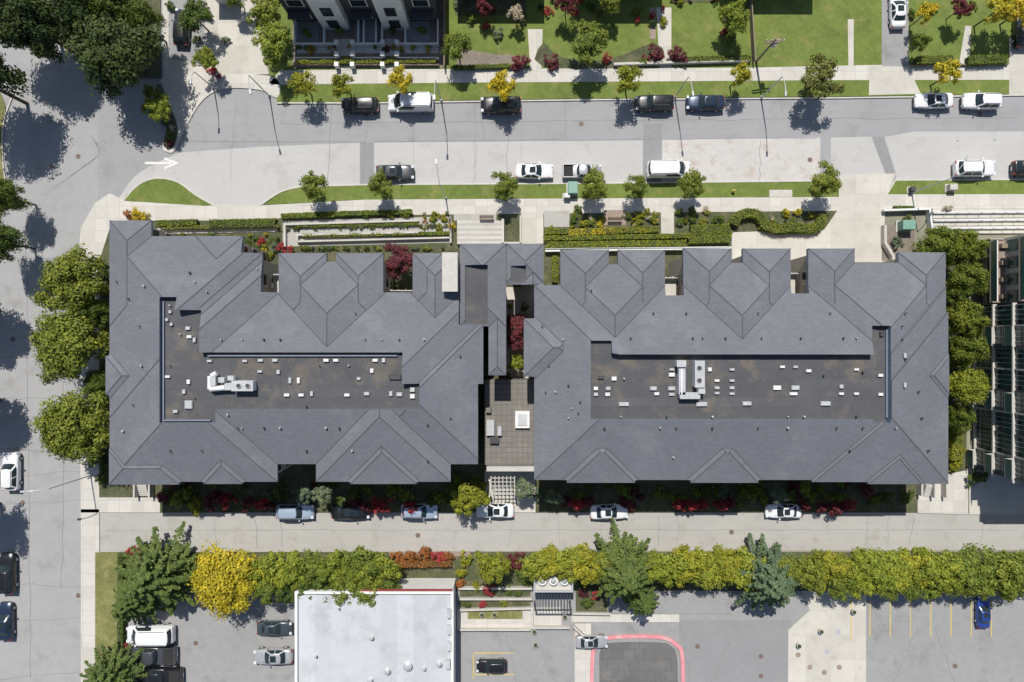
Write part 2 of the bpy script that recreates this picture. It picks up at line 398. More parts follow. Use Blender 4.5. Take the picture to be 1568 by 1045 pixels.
OA=[(168,338),(232,338),(232,362),(372,362),(372,388),(402,388),(402,448),(427,448),(427,388),(500,388),(500,401),(515,401),(515,388),(587,388),(587,448),(632,448),(632,388),(703,388),(703,498),(740,498),(740,588),(732,588),(732,711),(690,711),(690,738),(638,738),(638,741),(537,741),(537,738),(484,738),(484,711),(425,711),(425,738),(372,738),(372,741),(313,741),(313,738),(275,738),(275,742),(168,742),(168,605),(163,605),(163,545),(168,545)]
fa=[(243,455),(270,455),(270,475),(306,475),(306,540),(616,540),(616,588),(642,588),(642,628),(328,628),(328,648),(243,648)]
hA=[(168,450,732,711),(168,400,425,738),(484,470,690,738),(540,498,740,711),(168,362,402,640),(232,388,402,640),(168,338,232,500),(300,362,372,500),
    (427,401,587,640),(427,388,500,500),(515,388,587,500),(632,388,703,560),(632,388,678,470),
    ((537,600,638,741),ZE+.1),((313,640,372,741),ZE+.1),((168,690,275,742),ZE+.08),((163,545,300,605),ZE+.1)]
ra=build_roof('roof',A,hA,OA,[(fa,10.85)])
walls(OA,A)
OL=[(704,373),(775,373),(775,575),(748,575),(748,500),(704,500)]
rl=build_roof('link_roof',A,[((703,373,775,500),9.3,1.3),((748,373,775,575),9.28,1.2)],OL,[(R(710,403,746,496),9.3)])
walls([(706,375),(773,375),(773,573),(750,573),(750,499),(706,499)],A,z1=8.95)
re_=build_roof('entry_roof',A,[((776,373,832,432),9.25,.8),((800,373,832,470),9.22,.8)],[(776,373),(832,373),(832,436),(776,436)],[(R(782,404,806,430),9.3)])
walls(R(777,374,831,431),A,z1=8.9,win=False)
b=MB(); w0=P(678,388,11);w1=P(700,446,11); b.box(((w0.x+w1.x)/2,(w0.y+w1.y)/2,9.8),(abs(w1.x-w0.x),abs(w1.y-w0.y),2.4),'stone')
b.box(((w0.x+w1.x)/2,(w0.y+w1.y)/2,11.06),(abs(w1.x-w0.x)+.12,abs(w1.y-w0.y)+.12,.12),'stone'); b.obj('stair_tower_top',A)
B=empty('apartment_building')
OB=[(818,437),(858,437),(858,383),(932,383),(932,405),(946,405),(946,383),(1018,383),(1018,453),(1046,453),(1046,381),(1119,381),(1119,403),(1137,403),(1137,381),(1210,381),(1210,450),(1237,450),(1237,381),(1308,381),(1308,403),(1375,403),(1375,387),(1447,387),(1447,478),(1451,478),(1451,741),(1410,741),(1328,741),(1328,738),(1243,738),(1243,735),(1160,735),(1160,739),(1057,739),(1057,735),(972,735),(972,739),(868,739),(868,735),(818,735),(818,577),(802,577),(802,488),(818,488)]
fb=[(905,522),(937,522),(937,541),(948,543),(1337,543),(1337,499),(1363,499),(1363,648),(1338,648),(1338,643),(905,643)]
hB=[(818,437,1451,735),(858,404,1018,640),(858,383,932,500),(946,383,1018,500),(1046,402,1210,640),(1046,381,1119,500),(1137,381,1210,500),
    (1237,402,1447,640),(1237,381,1308,500),(1375,387,1447,500),(1243,478,1451,740),((868,640,972,739),ZE+.1),((1057,640,1160,739),ZE+.1),((1328,640,1410,741),ZE+.1),((802,488,900,577),ZE+.05),((1380,545,1453,605),ZE+.1)]
rb=build_roof('roof',B,hB,OB,[(fb,10.85)])
walls(OB,B)
# bluish metal coping along the well rims
def coping(pts,parent,z=10.85,h=.28):
    line('well_upstand',pts,.14,z-.05,z+h,'fascia',parent)
coping([(250,462),(250,644),(322,644)],A); coping([(318,545),(608,545)],A); coping([(1358,505),(1358,640)],B)
# ray-surveyed rooftop items
def bvh(o):
    bm=bmesh.new(); bm.from_mesh(o.data); t=BVHTree.FromBMesh(bm); bm.free(); return t
tA,tB=bvh(ra),bvh(rb)
def hit(t,x,y):
    g=P(x,y,0); o=Vector((0,0,H)); r=t.ray_cast(o,(g-o).normalized()); return r[0],r[1]
def vents(tree,small,boxes,parent):
    b=MB()
    for x,y in small:
        p,n=hit(tree,x,y)
        if p is None: continue
        k=random.choice(['vent','dkmetal','dkmetal']) ; r=random.uniform(.06,.11)
        b.cyl((p.x,p.y,p.z-.1),(p.x,p.y,p.z+.3),r*.7,r*.7,k,8); b.cyl((p.x,p.y,p.z+.3),(p.x,p.y,p.z+.4),r*1.2,r*.9,k,8)
    for q in boxes:
        x,y,w,h=q[:4]; p,n=hit(tree,x,y)
        if p is None: continue
        k=q[4] if len(q)>4 else ('white' if random.random()<.45 else 'vent'); w*=.054;h*=.054
        b.box((p.x,p.y,p.z+.08),(w*.8,h*.8,.18),'dkmetal'); b.box((p.x,p.y,p.z+.22),(w,h,.11),k,0,.82)
    b.obj('roof_vents',parent)
def row(xs,y): return [(x,y) for x in xs]
smA=row((340,372,405,430,560,585,612),520)+row((365,372,405,500,520,430),655)+[(292,418),(318,447),(300,432),(222,438),(180,432),(198,458),(215,500),(218,560),(205,620),(262,690),(310,690),(470,690),(540,690),(655,650),(690,640),(705,545),(650,520),(262,468),(278,512),(262,560),(300,610),(350,635),(490,560),(535,560),(470,622),(395,412),(545,480),(655,705),(190,660)]
bxA=[(290,620,16,17),(257,490,6,6),(264,497,6,6),(289,503,10,7),(291,516,10,6),(299,521,6,10),(262,478,6,6),(258,577,10,5),(290,585,7,9),(283,600,7,9),(322,553,10,5),(376,553,10,5),(400,552,11,6),(422,552,11,6),(500,552,11,6),(515,552,11,6),(575,552,11,6),(588,552,7,9),(399,569,10,5),(427,570,7,9),(570,568,7,9),(445,583,6,12),(458,583,6,12),(440,605,11,6),(462,605,11,6),(478,603,6,10),(532,605,11,6),(562,603,11,7),(599,603,7,10),(612,604,12,8,'metal'),(632,597,10,9),(632,607,10,9),(606,578,24,10,'dkmetal'),(270,630,10,6),(550,580,8,6)]
vents(tA,smA,bxA,A)
smB=row((965,1060,1075,1110,1165,1225,1290,1310),518)+row((925,1010,1035,1090,1160,1205,1280,1320,1370),655)+row((950,1020,1090,1205,1230,1310),638)+[(835,600),(850,600),(875,625),(885,632),(870,640),(888,615),(870,590),(905,445),(862,520),(840,560),(1380,520),(1405,600),(1410,640),(1385,550),(1420,690),(1300,690),(1030,700),(1385,480),(1380,500),(1050,480),(1160,480),(1000,480),(1270,480),(830,500),(955,580),(1260,575),(1320,570)]
bxB=[(912,595,9,7),(931,595,10,7),(912,604,9,7),(930,604,10,7),(955,619,20,8),(1000,595,14,8),(1005,603,10,6),(1028,566,10,5),(1028,574,12,8),(1028,595,15,8),(1028,604,12,6),(1074,619,22,9),(1097,583,10,5),(1097,594,10,6),(1097,602,10,5),(1120,566,10,5),(1120,583,10,5),(1120,594,10,6),(1120,603,10,5),(1143,618,18,8),(1189,594,16,9),(1217,594,16,9),(1214,603,16,6),(1263,618,20,9),(1197,562,10,5),(1217,562,10,5),(1237,568,11,6),(1287,592,8,8),(1287,603,10,5),(1310,603,10,5),(1310,566,10,5),(1349,512,8,10,'dkmetal'),(1347,575,10,6),(1347,604,10,6),(1384,545,5,10,'vent'),(1384,590,5,10,'vent'),(920,578,12,7,'dkmetal'),(940,580,10,8),(1086,566,8,8)]
vents(tB,smB,bxB,B)
def hvac(tree,cx,cy,parts,parent):
    b=MB()
    p,_=hit(tree,cx,cy); z=p.z
    for kind,x,y,w,h,zz in parts:
        q=P(x,y,z+zz); f=.0685
        if kind=='b':
            b.box((q.x,q.y,z+zz/2+.1),(w*f,h*f,zz),'white'); b.box((q.x,q.y,z+zz+.13),(w*f+.08,h*f+.08,.06),'vent')
        elif kind=='f':
            b.cyl((q.x,q.y,z+.2),(q.x,q.y,z+zz),w*f/2,w*f/2,'metal',14); b.cyl((q.x,q.y,z+zz),(q.x,q.y,z+zz+.02),w*f/2*.8,w*f/2*.8,'dkmetal',14)
        elif kind=='d': b.cyl(P(x,y,z+.7),P(w,h,z+.7),.28,.28,'white',10)
    b.obj('rooftop_air_unit',parent)
hvac(tA,360,588,[('b',372,591,32,15,1.0),('b',350,592,10,10,.7),('d',322,576,322,596,0),('d',322,596,345,594,0),('d',324,576,332,572,0),('b',326,584,9,13,.8),('f',365,591,8,0,1.3),('f',379,591,8,0,1.3),('b',340,582,8,7,.9),('b',354,579,8,6,.8)],A)
hvac(tB,1060,585,[('b',1044,580,9,48,.8),('b',1071,573,14,40,1.2),('b',1056,606,30,9,.8),('d',1043,560,1043,604,0),('b',1043,557,13,9,1.1),('f',1071,564,9,0,1.4),('f',1071,583,9,0,1.4),('b',1074,598,9,9,1.0)],B)
# courtyard between the buildings
Ct=empty('courtyard_terrace')
b=MB(); z=4.0; a,c=P(742,582,z),P(820,712,z); b.box(((a.x+c.x)/2,(a.y+c.y)/2,2.0),(c.x-a.x,a.y-c.y,4.0),'paver'); b.obj('terrace_deck',Ct)
b=MB()
w=pp(R(789,630,811,656),z+.6); b.prism(w,z,z+.5,'white'); w=pp(R(793,634,807,652),z+.7); b.prism(w,z+.4,z+.62,'whiteroof')
b.obj('skylight',Ct)
b=MB()
for x,y,w,h,k in ((751,655,12,24,'metal'),(757,674,14,10,'dkmetal'),(765,660,6,14,'metal'),(748,628,8,8,'paver')):
    q=P(x,y,z+.4); b.box((q.x,q.y,z+.3),(w*.075,h*.075,.6),k)
b.obj('terrace_units',Ct)
b=MB(); b.prism(pp(R(745,715,818,722),4.6),0,4.6,'stone')
for i in range(7): q=P(752+i*6,744,3.2); b.box((q.x,q.y,3.2),(.1,2.4,.14),'stone')
for i in range(5): q=P(769,732+i*6,3.0); b.box((q.x,q.y,3.05),(2.8,.08,.12),'stone')
for x in (750,788):
    for y in(732,756): q=P(x,y,1.5); b.box((q.x,q.y,1.5),(.15,.15,3),'white')
b.obj('pergola')
area('garden_path',[(772,440),(820,440),(820,580),(772,580)],.16,'conc')
area('garden_path',R(742,720,820,785),.14,'conc')
area('garden_path',R(798,325,832,440),.15,'conc')
# ------------------------------------------------------------ north gardens
def wall(name,pts,w,h,k): return line(name,pts,w,.1,h,k)
area('garden_path',[(433,338),(690,332),(690,372),(433,378)],.142,'alley')
for pts in ([(436,378),(436,344),(640,338)],[(455,370),(690,364)],[(455,370),(455,360),(640,356)],[(690,372),(690,335)],[(700,372),(796,372)],[(797,372),(797,330)]): wall('garden_wall',pts,.2,.7,'stone')
area('planting_bed',R(462,358,690,363),.3,'soil')
b=MB()
for i in range(9): b.prism(pp(R(700,338+i*4,768,342+i*4),.16+i*.07),.1,.16+i*.07,'alley' if i%2 else 'stone')
b.obj('entry_steps')
wall('garden_wall',[(770,372),(770,335)],.3,.9,'stone')
area('garden_path',R(833,323,872,348),.142,'alley')
area('garden_path',R(925,322,958,345),.142,'brickp')
area('garden_path',R(1012,320,1032,358),.142,'conc')
area('garden_path',R(695,328,760,338),.142,'alley')
area('garden_path',[(240,350),(425,347),(425,356),(240,359)],.142,'conc')
b=MB()
for i in range(48):
    q=P(433+i*5.5,385,.7); b.box((q.x,q.y,.65),(.03,.03,1.1),'dkmetal')
b.strip(pp([(236,350),(433,346)],1.1),.05,1.05,1.1,'dkmetal'); b.strip(pp([(835,381),(1118,378)],1.2),.05,1.15,1.2,'white'); b.strip(pp([(835,381),(1118,378)],.7),.05,.65,.7,'white')
b.obj('garden_fence')
wall('garden_wall',[(835,384),(1120,380)],.25,1.0,'white')
wall('garden_wall',[(1122,404),(1122,358)],.25,.9,'stone')
area('entry_paving',R(1350,345,1400,400),.15,'gravel')
wall('garden_wall',[(1356,345),(1356,372),(1368,392),(1368,404)],.3,1.0,'stone')
wall('garden_wall',[(1354,322),(1424,320),(1428,352)],.22,.9,'white')
# east ramp
area('access_ramp',[(1428,320),(2600,318),(2600,362),(1428,358)],.18,'conc')
b=MB()
for y in (326,338,350): 
    b.strip(pp([(1430,y),(1700,y-2)],1.1),.05,1.04,1.1,'vent'); b.strip(pp([(1430,y),(1700,y-2)],.5),.2,.12,.5,'white')
    for i in range(14): q=P(1432+i*18,y,.9); b.box((q.x,q.y,.6),(.05,.05,1.0),'vent')
b.obj('ramp_railing')
# ------------------------------------------------------------ east building
E=empty('apartment_block')
b=MB(); x0=P(1492,0).x; ya=P(0,470).y; yb=P(0,716).y; hh=10.5
b.box((x0+20,(ya+yb)/2,hh/2),(40,ya-yb,hh),'wallg')
for fl in range(4):
    z=.3+fl*3.2
    b.box((x0-.12,(ya+yb)/2-.2,z+.1),(.5,ya-yb+.6,.2),'stone')
    if fl==3: break
    n=8
    for i in range(n):
        y=yb+(ya-yb)*(i+.5)/n; wd=(ya-yb)/n
        b.box((x0-.02,y,z+1.6),(.1,wd*.92,2.7),'dkmetal')
        for j in(-1.5,-.5,.5,1.5):
            b.box((x0-.07,y+j*wd*.22,z+2.05),(.06,wd*.19,1.5),'glassg'); b.box((x0-.07,y+j*wd*.22,z+.75),(.06,wd*.19,.7),'glassg' if (i+j)%3<2 else 'glass')
            b.box((x0-.11,y+(j+.5)*wd*.22,z+1.6),(.08,.05,2.6),'vent')
        b.box((x0-.11,y-wd/2,z+1.65),(.24,.16,2.9),'stone' if i%2 else 'wallg')
        if i%3==0:
            b.box((x0-.75,y,z+.1),(.9,wd*.86,.16),'stone'); b.box((x0-1.2,y,z+.7),(.05,wd*.86,1.0),'glassg'); b.box((x0-1.2,y,z+1.23),(.08,wd*.88,.05),'vent')
b.obj('facade',E)
b=MB(); y2=P(0,372).y
b.box((x0+19,(ya+y2)/2+.1,3.5),(36,y2-ya-.2,7),'stone')
for z,x in((7.1,1.4),(3.6,.6)):
    b.box((x0+x,(ya+y2)/2,z+.1),(2.6,y2-ya-.6,.2),'brickp'); b.box((x0+x-1.25,(ya+y2)/2,z+.7),(.06,y2-ya-.8,1.0),'glassg'); b.box((x0+x-1.25,(ya+y2)/2,z+1.25),(.1,y2-ya-.8,.07),'white')
for i in range(4):
    yy=ya+(y2-ya)*(i+.5)/4; b.box((x0+.98,yy,1.9),(.1,1.3,2.0),'glassg'); b.box((x0+.98,yy,5.2),(.1,1.3,2.0),'glassg'); b.box((x0+.2,yy+.9,1.9),(1.6,.12,3.4),'wallc')
    b.box((x0+.6,yy,4.1),(.7,.5,.5),'wood'); b.cyl((x0+1.8,yy+.5,7.3),(x0+1.8,yy+.5,7.9),.3,.35,'core',10)
b.obj('terraces',E)
b=MB(); b.box((x0+20.2,(ya+yb)/2,hh+.15),(40.4,ya-yb+.6,.3),'stone'); b.obj('flat_roof',E)
# ------------------------------------------------------------ white roof building
W=empty('commercial_building'); z=4.6
b=MB(); a,c=P(455,906,z),P(693,1400,z)
b.box(((a.x+c.x)/2,(a.y+c.y)/2,z/2),(c.x-a.x,a.y-c.y,z),'white'); b.obj('walls',W)
b=MB(); b.prism([(a.x+.2,a.y-.2),(c.x-.2,a.y-.2),(c.x-.2,c.y+.2),(a.x+.2,c.y+.2)],z,z+.05,'whiteroof'); b.obj('flat_roof',W)
b=MB(); b.strip([(a.x,c.y),(a.x,a.y),(c.x,a.y),(c.x,c.y)],.3,z-.3,z+.4,'white'); b.strip([(a.x+6.5,a.y+.2),(c.x,a.y+.2)],.09,z-.2,z+.38,'redtrim')
b.obj('parapet',W)
b=MB()
for x,y,r in ((570,975,.2),(485,1003,.13),(594,1026,.28),(625,1018,.42),(650,1022,.18),(568,1040,.22),(520,930,.1),(673,1015,.25)):
    q=P(x,y,z); b.cyl((q.x,q.y,z),(q.x,q.y,z+.5),r,r*.9,'white',12); b.cyl((q.x,q.y,z+.5),(q.x,q.y,z+.65),r*1.3,r*.6,'metal',12)
for x,y in ((688,940),(688,965),(688,990),(686,1018)): q=P(x,y,z+.5); b.box((q.x,q.y,z+.3),(.5,1.0,.6),'vent')
b.obj('roof_vents',W)
# mechanical enclosure with three fans
V=empty('mechanical_enclosure'); b=MB(); zz=3
a,c=P(818,876,zz),P(876,904,zz); cx,cy=(a.x+c.x)/2,(a.y+c.y)/2
b.box((cx,cy,1.5),(c.x-a.x,a.y-c.y,3),'stone'); b.strip([(a.x,a.y),(c.x,a.y),(c.x,c.y),(a.x,c.y)],.16,2.9,3.5,'metal',True)
for i in range(3):
    x=cx+(i-1)*1.3; b.cyl((x,cy+.2,3),(x,cy+.2,3.6),.5,.5,'white',16); b.cyl((x,cy+.2,3.6),(x,cy+.2,3.9),.35,.05,'metal',16)
b.obj('fan_housing',V)
b=MB()
for i in range(12): b.box((a.x+.2+i*(c.x-a.x-.4)/11,c.y-1.3,2.7),(.07,2.4,.1),'dkmetal')
for x in (a.x+.1,c.x-.1):
    for y in (c.y-.2,c.y-2.4): b.box((x,y,1.35),(.14,.14,2.7),'dkmetal')
b.box((cx,c.y-2.5,2.6),(c.x-a.x,.14,.16),'dkmetal'); b.obj('trellis',V)
for pts,h in (([(702,902),(815,902)],.8),([(702,918),(815,918)],.8),([(702,935),(815,932),(815,962),(872,962)],.7),([(702,965),(812,965)],.6),([(876,940),(935,941)],.7),([(878,960),(905,985)],.7),([(455,925),(410,925)],.6)): wall('garden_wall',pts,.24,h,'stone')
for q in (R(704,904,812,916),R(704,921,812,930),R(882,905,930,938)): area('planting_bed',q,.3,'soil')
area('walkway',R(932,905,1120,940),.125,'lot')
b=MB()
for x,y in ((738,942),(757,942),(818,968),(865,945),(1258,968),(1308,938),(1224,990),(820,988),(685,985)):
    q=P(x,y,.6); b.cyl((q.x,q.y,.1),(q.x,q.y,.6),.22,.3,'stone',12); b.cyl((q.x,q.y,.6),(q.x,q.y,.63),.24,.24,'core',12)
b.obj('planter_pot')
b=MB()
for x,y in ((1255,970),(1283,968),(1306,940),(1266,998),(1222,1003),(1240,1022),(1262,1030),(1285,1022)):
    q=P(x,y,.05); b.cyl((q.x,q.y,.04),(q.x,q.y,.058),.32,.32,'brickp' if y>1000 else 'metal',14)
b.obj('utility_cover')
# ------------------------------------------------------------ houses along the top edge
T=empty('townhouse_row'); b=MB(); a,c=P(449,34),P(672,-160); hh=8
b.box(((a.x+c.x)/2,(a.y+c.y)/2,hh/2),(c.x-a.x,c.y-a.y,hh),'wallg'); 
for i,xx in enumerate((470,516,562,608,652)):
    x=P(xx,40).x
    if i in(1,3):
        b.box((x,a.y-.5,3.6),(3.2,1.0,7.2),'white')
        for zq in(1.6,4.6): b.box((x,a.y-1.03,zq),(1.3,.08,1.9),'glass')
    else:
        for zq in(1.8,4.8): b.box((x,a.y-.03,zq),(2.0,.1,1.7),'white'); b.box((x,a.y-.09,zq),(1.7,.06,1.4),'glass')
        b.box((x,a.y-.6,3.2),(2.6,1.2,.15),'dkmetal')
b.obj('walls',T)
b=MB(); b.box(((a.x+c.x)/2,(a.y+c.y)/2,8.3),(c.x-a.x+1,c.y-a.y+1,.6),'shingle',0,.9); b.obj('roof',T)
b=MB()
for x in (450,495,548,556,575,584,620,670): b.strip(pp([(x,28),(x,66)],1.2),.16,.1,1.0,'white')
for x0_,x1_ in ((450,516),(540,586),(608,672)):
    b.strip(pp([(x0_,66),(x1_,66)],1.0),.18,.1,.9,'white'); b.strip(pp([(x0_,88),(x1_,88)],.9),.14,.1,.8,'white')
    b.strip(pp([(x0_,98),(x1_,98)],.8),.12,.1,.6,'wood')
for x in (516,540,586,608):
    q=P(x,84,1); b.box((q.x,q.y,.7),(.5,.5,1.3),'white'); q=P(x,66,1); b.box((q.x,q.y,.7),(.5,.5,1.3),'white'); q=P(x,100,.8); b.box((q.x,q.y,.6),(.5,.5,1.1),'white')
b.obj('front_wall')
area('lawn',R(455,86,670,97),.17,'grass_dry'); 
for x in(470,562,640): area('patio',R(x-18,30,x+18,64),.16,'lot')
Hs=empty('house'); b=MB()
for q,h in ((R(700,-160,820,-14),6),(R(880,-160,1000,-14),6),(R(1100,-160,1230,-28),6)):
    w=pp(q); b.prism(w,0,h,'wallc'); a_,c_=w[0],w[2]; cx,cy=(a_.x+c_.x)/2,(a_.y+c_.y)/2; b.box((cx,cy,h+.8),(c_.x-a_.x+1,a_.y-c_.y+1,1.6),'shingle',0,.6)
    for i in range(3): b.box((a_.x+2+i*2.5,c_.y-.04,2),(1.3,.1,1.3),'glass')
b.obj('walls',Hs)
Gs=empty('garage'); b=MB(); w=pp(R(336,-60,364,8)); b.prism(w,0,2.8,'white'); b.box(((w[0].x+w[2].x)/2,(w[0].y+w[2].y)/2,3.0),(w[2].x-w[0].x+.5,w[0].y-w[2].y+.5,.4),'shingle',0,.9); b.obj('walls',Gs)
wall('garden_wall',[(940,98),(1148,92)],.28,.7,'stone'); wall('garden_wall',[(1150,-20),(1157,92)],.12,1.2,'wood'); wall('garden_wall',[(680,-20),(680,100)],.15,1.3,'wood')
wall('garden_wall',[(1395,100),(1545,98)],.12,.5,'wood')
# ------------------------------------------------------------ foliage
def leaves(Cn,N,size):
    n=len(Cn); N=N/np.linalg.norm(N,axis=1,keepdims=True)
    r=rng.normal(size=(n,3)); t=np.cross(N,r); t/=np.linalg.norm(t,axis=1,keepdims=True)+1e-9; u=np.cross(N,t)
    s=(size*rng.uniform(.6,1.35,n))[:,None]
    return np.stack([Cn+t*s*.62,Cn+u*s*.36,Cn-t*s*.62,Cn-u*s*.36],1).reshape(-1,3)
def quadmesh(name,V,nl,TV=None):
    parts=[V]; 
    if TV is not None and len(TV): parts.append(np.array(TV).reshape(-1,3))
    V=np.concatenate(parts); nq=len(V)//4
    me=bpy.data.meshes.new(name); me.vertices.add(len(V)); me.vertices.foreach_set('co',V.astype(np.float32).ravel())
    me.loops.add(nq*4); me.loops.foreach_set('vertex_index',np.arange(nq*4,dtype=np.int32))
    me.polygons.add(nq); me.polygons.foreach_set('loop_start',np.arange(nq,dtype=np.int32)*4); me.polygons.foreach_set('loop_total',np.full(nq,4,dtype=np.int32))
    mi=np.zeros(nq,dtype=np.int32); mi[nl:]=1
    me.materials.append(None); me.materials.append(M['bark'])
    me.polygons.foreach_set('material_index',mi); me.update(calc_edges=True); return me
def limb(p0,p1,r0,r1,n=6):
    p0=Vector(p0);p1=Vector(p1);d=(p1-p0).normalized();a=d.orthogonal().normalized();b_=d.cross(a);q=[]
    for i in range(n):
        t,u=2*math.pi*i/n,2*math.pi*(i+1)/n
        e=lambda w:a*math.cos(w)+b_*math.sin(w)
        q+=[p0+e(t)*r0,p0+e(u)*r0,p1+e(u)*r1,p1+e(t)*r1]
    return [tuple(x) for x in q]
def broad(Rr,h,ncl,nl,ls,zr=.7,trunk=.25):
    cz=h-Rr*zr; V=[];T=[]; ph=rng.uniform(0,6.28,4)
    T+=limb((0,0,0),(0,0,cz),trunk,trunk*.55,8)
    for i in range(ncl):
        d=rng.normal(size=3); d/=np.linalg.norm(d); 
        if d[2]<-.55: d[2]*=-.5
        az=math.atan2(d[1],d[0]); k=1+.10*math.sin(3*az+ph[0])+.08*math.sin(5*az+ph[1])
        rad=(rng.uniform(.1,1)**.45)*.82*k
        c=np.array([d[0]*Rr*rad,d[1]*Rr*rad,d[2]*Rr*zr*rad+cz]); rc=Rr*rng.uniform(.17,.29)
        e=rng.normal(size=(nl,3)); e/=np.linalg.norm(e,axis=1,keepdims=True); e[:,2]=np.abs(e[:,2])*np.where(rng.random(nl)<.75,1,-1)
        sp=rng.uniform(.45,1.12,nl)[:,None]
        pts=c+e*sp*rc*np.array([1,1,.75])
        N=e+rng.normal(size=(nl,3))*.45+np.array([0,0,.35])+d*.3
        V.append(leaves(pts,N,ls))
        if i%3==0: T+=limb((0,0,cz*rng.uniform(.55,1)),tuple(c),trunk*.3,trunk*.08,5)
    V=np.concatenate(V); return quadmesh('tree',V,len(V)//4,T)
def conif(Rr,h,nb,ls):
    V=[];T=limb((0,0,0),(0,0,h),.28,.04,8)
    lv=9
    for L in range(lv):
        f=L/(lv-1); z=h*(.22+.74*f); br=Rr*(1-f)**.8+.2; n=max(4,int(nb*(1-.5*f))); off=rng.uniform(0,6)
        for i in range(n):
            a=off+2*math.pi*i/n+rng.normal()*.1; rr=br*rng.uniform(.68,1.12); m=int(30+rr*50)
            t=rng.uniform(.05,1,m)**.75; w=(1-t)*.10*rr+.07; sd=rng.normal(size=m)*w*1.1
            x=np.cos(a)*t*rr-np.sin(a)*sd; y=np.sin(a)*t*rr+np.cos(a)*sd
            zz=z+.14*rr*t-.30*rr*t*t+rng.normal(size=m)*.04-np.abs(sd)*.5
            N=np.stack([np.cos(a)*.3+rng.normal(size=m)*.4,np.sin(a)*.3+rng.normal(size=m)*.4,np.ones(m)*.8],1)
            V.append(leaves(np.stack([x,y,zz],1),N,ls)); 
            if L<7: T+=limb((0,0,z),(math.cos(a)*rr*.8,math.sin(a)*rr*.8,z-.08*rr),.05,.015,4)
    V=np.concatenate(V); return quadmesh('conifer',V,len(V)//4,T)
MS=dict(large=[broad(5,9.5,100,165,.31) for _ in range(3)],small=[broad(2,5,42,90,.19,.75,.1) for _ in range(4)],
        shrub=[broad(1,1.3,18,55,.13,.7,.05) for _ in range(3)],conifer=[conif(4.5,11,14,.24) for _ in range(2)],
        star=[broad(2,4.8,34,60,.2,.6,.1) for _ in range(2)])
REF=dict(large=(5,9.5),small=(2,5),shrub=(1,1.3),conifer=(4.5,11),star=(2,4.8))
def plant(name,kind,px,py,rpx,col,h=None):
    Rr,hr=REF[kind]
    if h is None: h=hr*(rpx*S/Rr)**.6
    zc=h*(.68 if kind!='conifer' else .5)
    w=P(px,py,zc); r=rpx*S*(H-zc)/H
    o=bpy.data.objects.new(name,random.choice(MS[kind])); COL.objects.link(o)
    o.location=(w.x,w.y,.1); sx=r/Rr*random.uniform(.96,1.06); o.scale=(sx,sx*random.uniform(.92,1.05),h/hr)
    o.rotation_euler=(0,0,random.uniform(0,6.28))
    o.material_slots[0].link='OBJECT'; o.material_slots[0].material=LG[col]; return o
# big trees
for x,y,r,c,h in ((20,20,62,'dark',12),(62,48,38,'dark',10),(172,72,70,'dark',10.5),(120,16,45,'dark',11),(172,12,40,'mid',10),(214,30,32,'mid',9),
   (110,436,57,'green',9),(104,530,60,'green',9.5),(112,652,64,'green',9.5),(150,482,26,'mid',7),(152,590,24,'mid',7),(5,300,30,'mid',8),(-4,370,36,'mid',9),(-38,120,60,'dark',12),(-60,620,50,'mid',9),(-62,470,50,'mid',9),(-60,790,44,'mid',9),
   (345,885,60,'ygold',6.5),(1440,376,34,'green',8),(1476,380,30,'green',8),(1482,430,30,'green',8),(1476,490,34,'green',8.5),(1482,536,30,'green',8),(1480,594,32,'bright',8),
   (1463,455,22,'mid',7),(1470,640,24,'green',6)):
    plant('deciduous_tree','large',x,y,r,c,h)
for x,y,r,c,h in ((232,888,70,'conifer',9),(200,925,40,'conifer',7),(955,878,66,'conifer',10),(1178,890,60,'blue',10),(160,1044,50,'conifer',8),(985,922,32,'conifer',7)):
    plant('conifer_tree','conifer',x,y,r,c,h)
for x,y,r,c in ((480,285,25,'green'),(582,283,23,'green'),(773,285,23,'green'),(908,285,25,'green'),(975,286,20,'green'),(1058,281,25,'green'),(1262,278,27,'green'),
   (465,131,26,'yg'),(528,131,25,'yg'),(615,121,25,'ygold'),(770,130,28,'yellow'),(965,122,30,'yg'),(1130,119,24,'ygold'),(1255,121,34,'olive'),(1450,116,26,'ygold'),
   (700,70,27,'green'),(900,65,35,'green'),(1125,26,26,'bright'),(790,22,13,'white'),(1412,26,19,'yellow'),(1408,66,16,'green'),(1522,20,30,'ygold'),(1470,14,18,'purple'),(1562,18,28,'yellow'),
   (420,68,34,'bright'),(408,20,30,'green'),(300,28,26,'mid'),(316,92,20,'bright'),(243,168,24,'bright'),(234,146,15,'green'),(740,14,14,'purple'),(868,6,20,'purple'),(935,5,18,'green'),(360,-5,20,'green'),
   (611,400,28,'purple'),(792,498,23,'purple'),(790,524,19,'purple'),(790,556,15,'bright'),(718,762,30,'yg'),(803,748,20,'grey'),(465,756,17,'grey'),(496,758,19,'grey'),(848,760,15,'grey'),(1190,757,17,'grey'),
   (752,866,32,'yg'),(560,862,34,'green'),(1240,880,30,'green'),(700,752,16,'mid')):
    plant('street_tree' if (y<140 or 270<y<300) else 'garden_tree','star' if c in('ygold','yg','yellow') and y<150 else 'small',x,y,r,c)
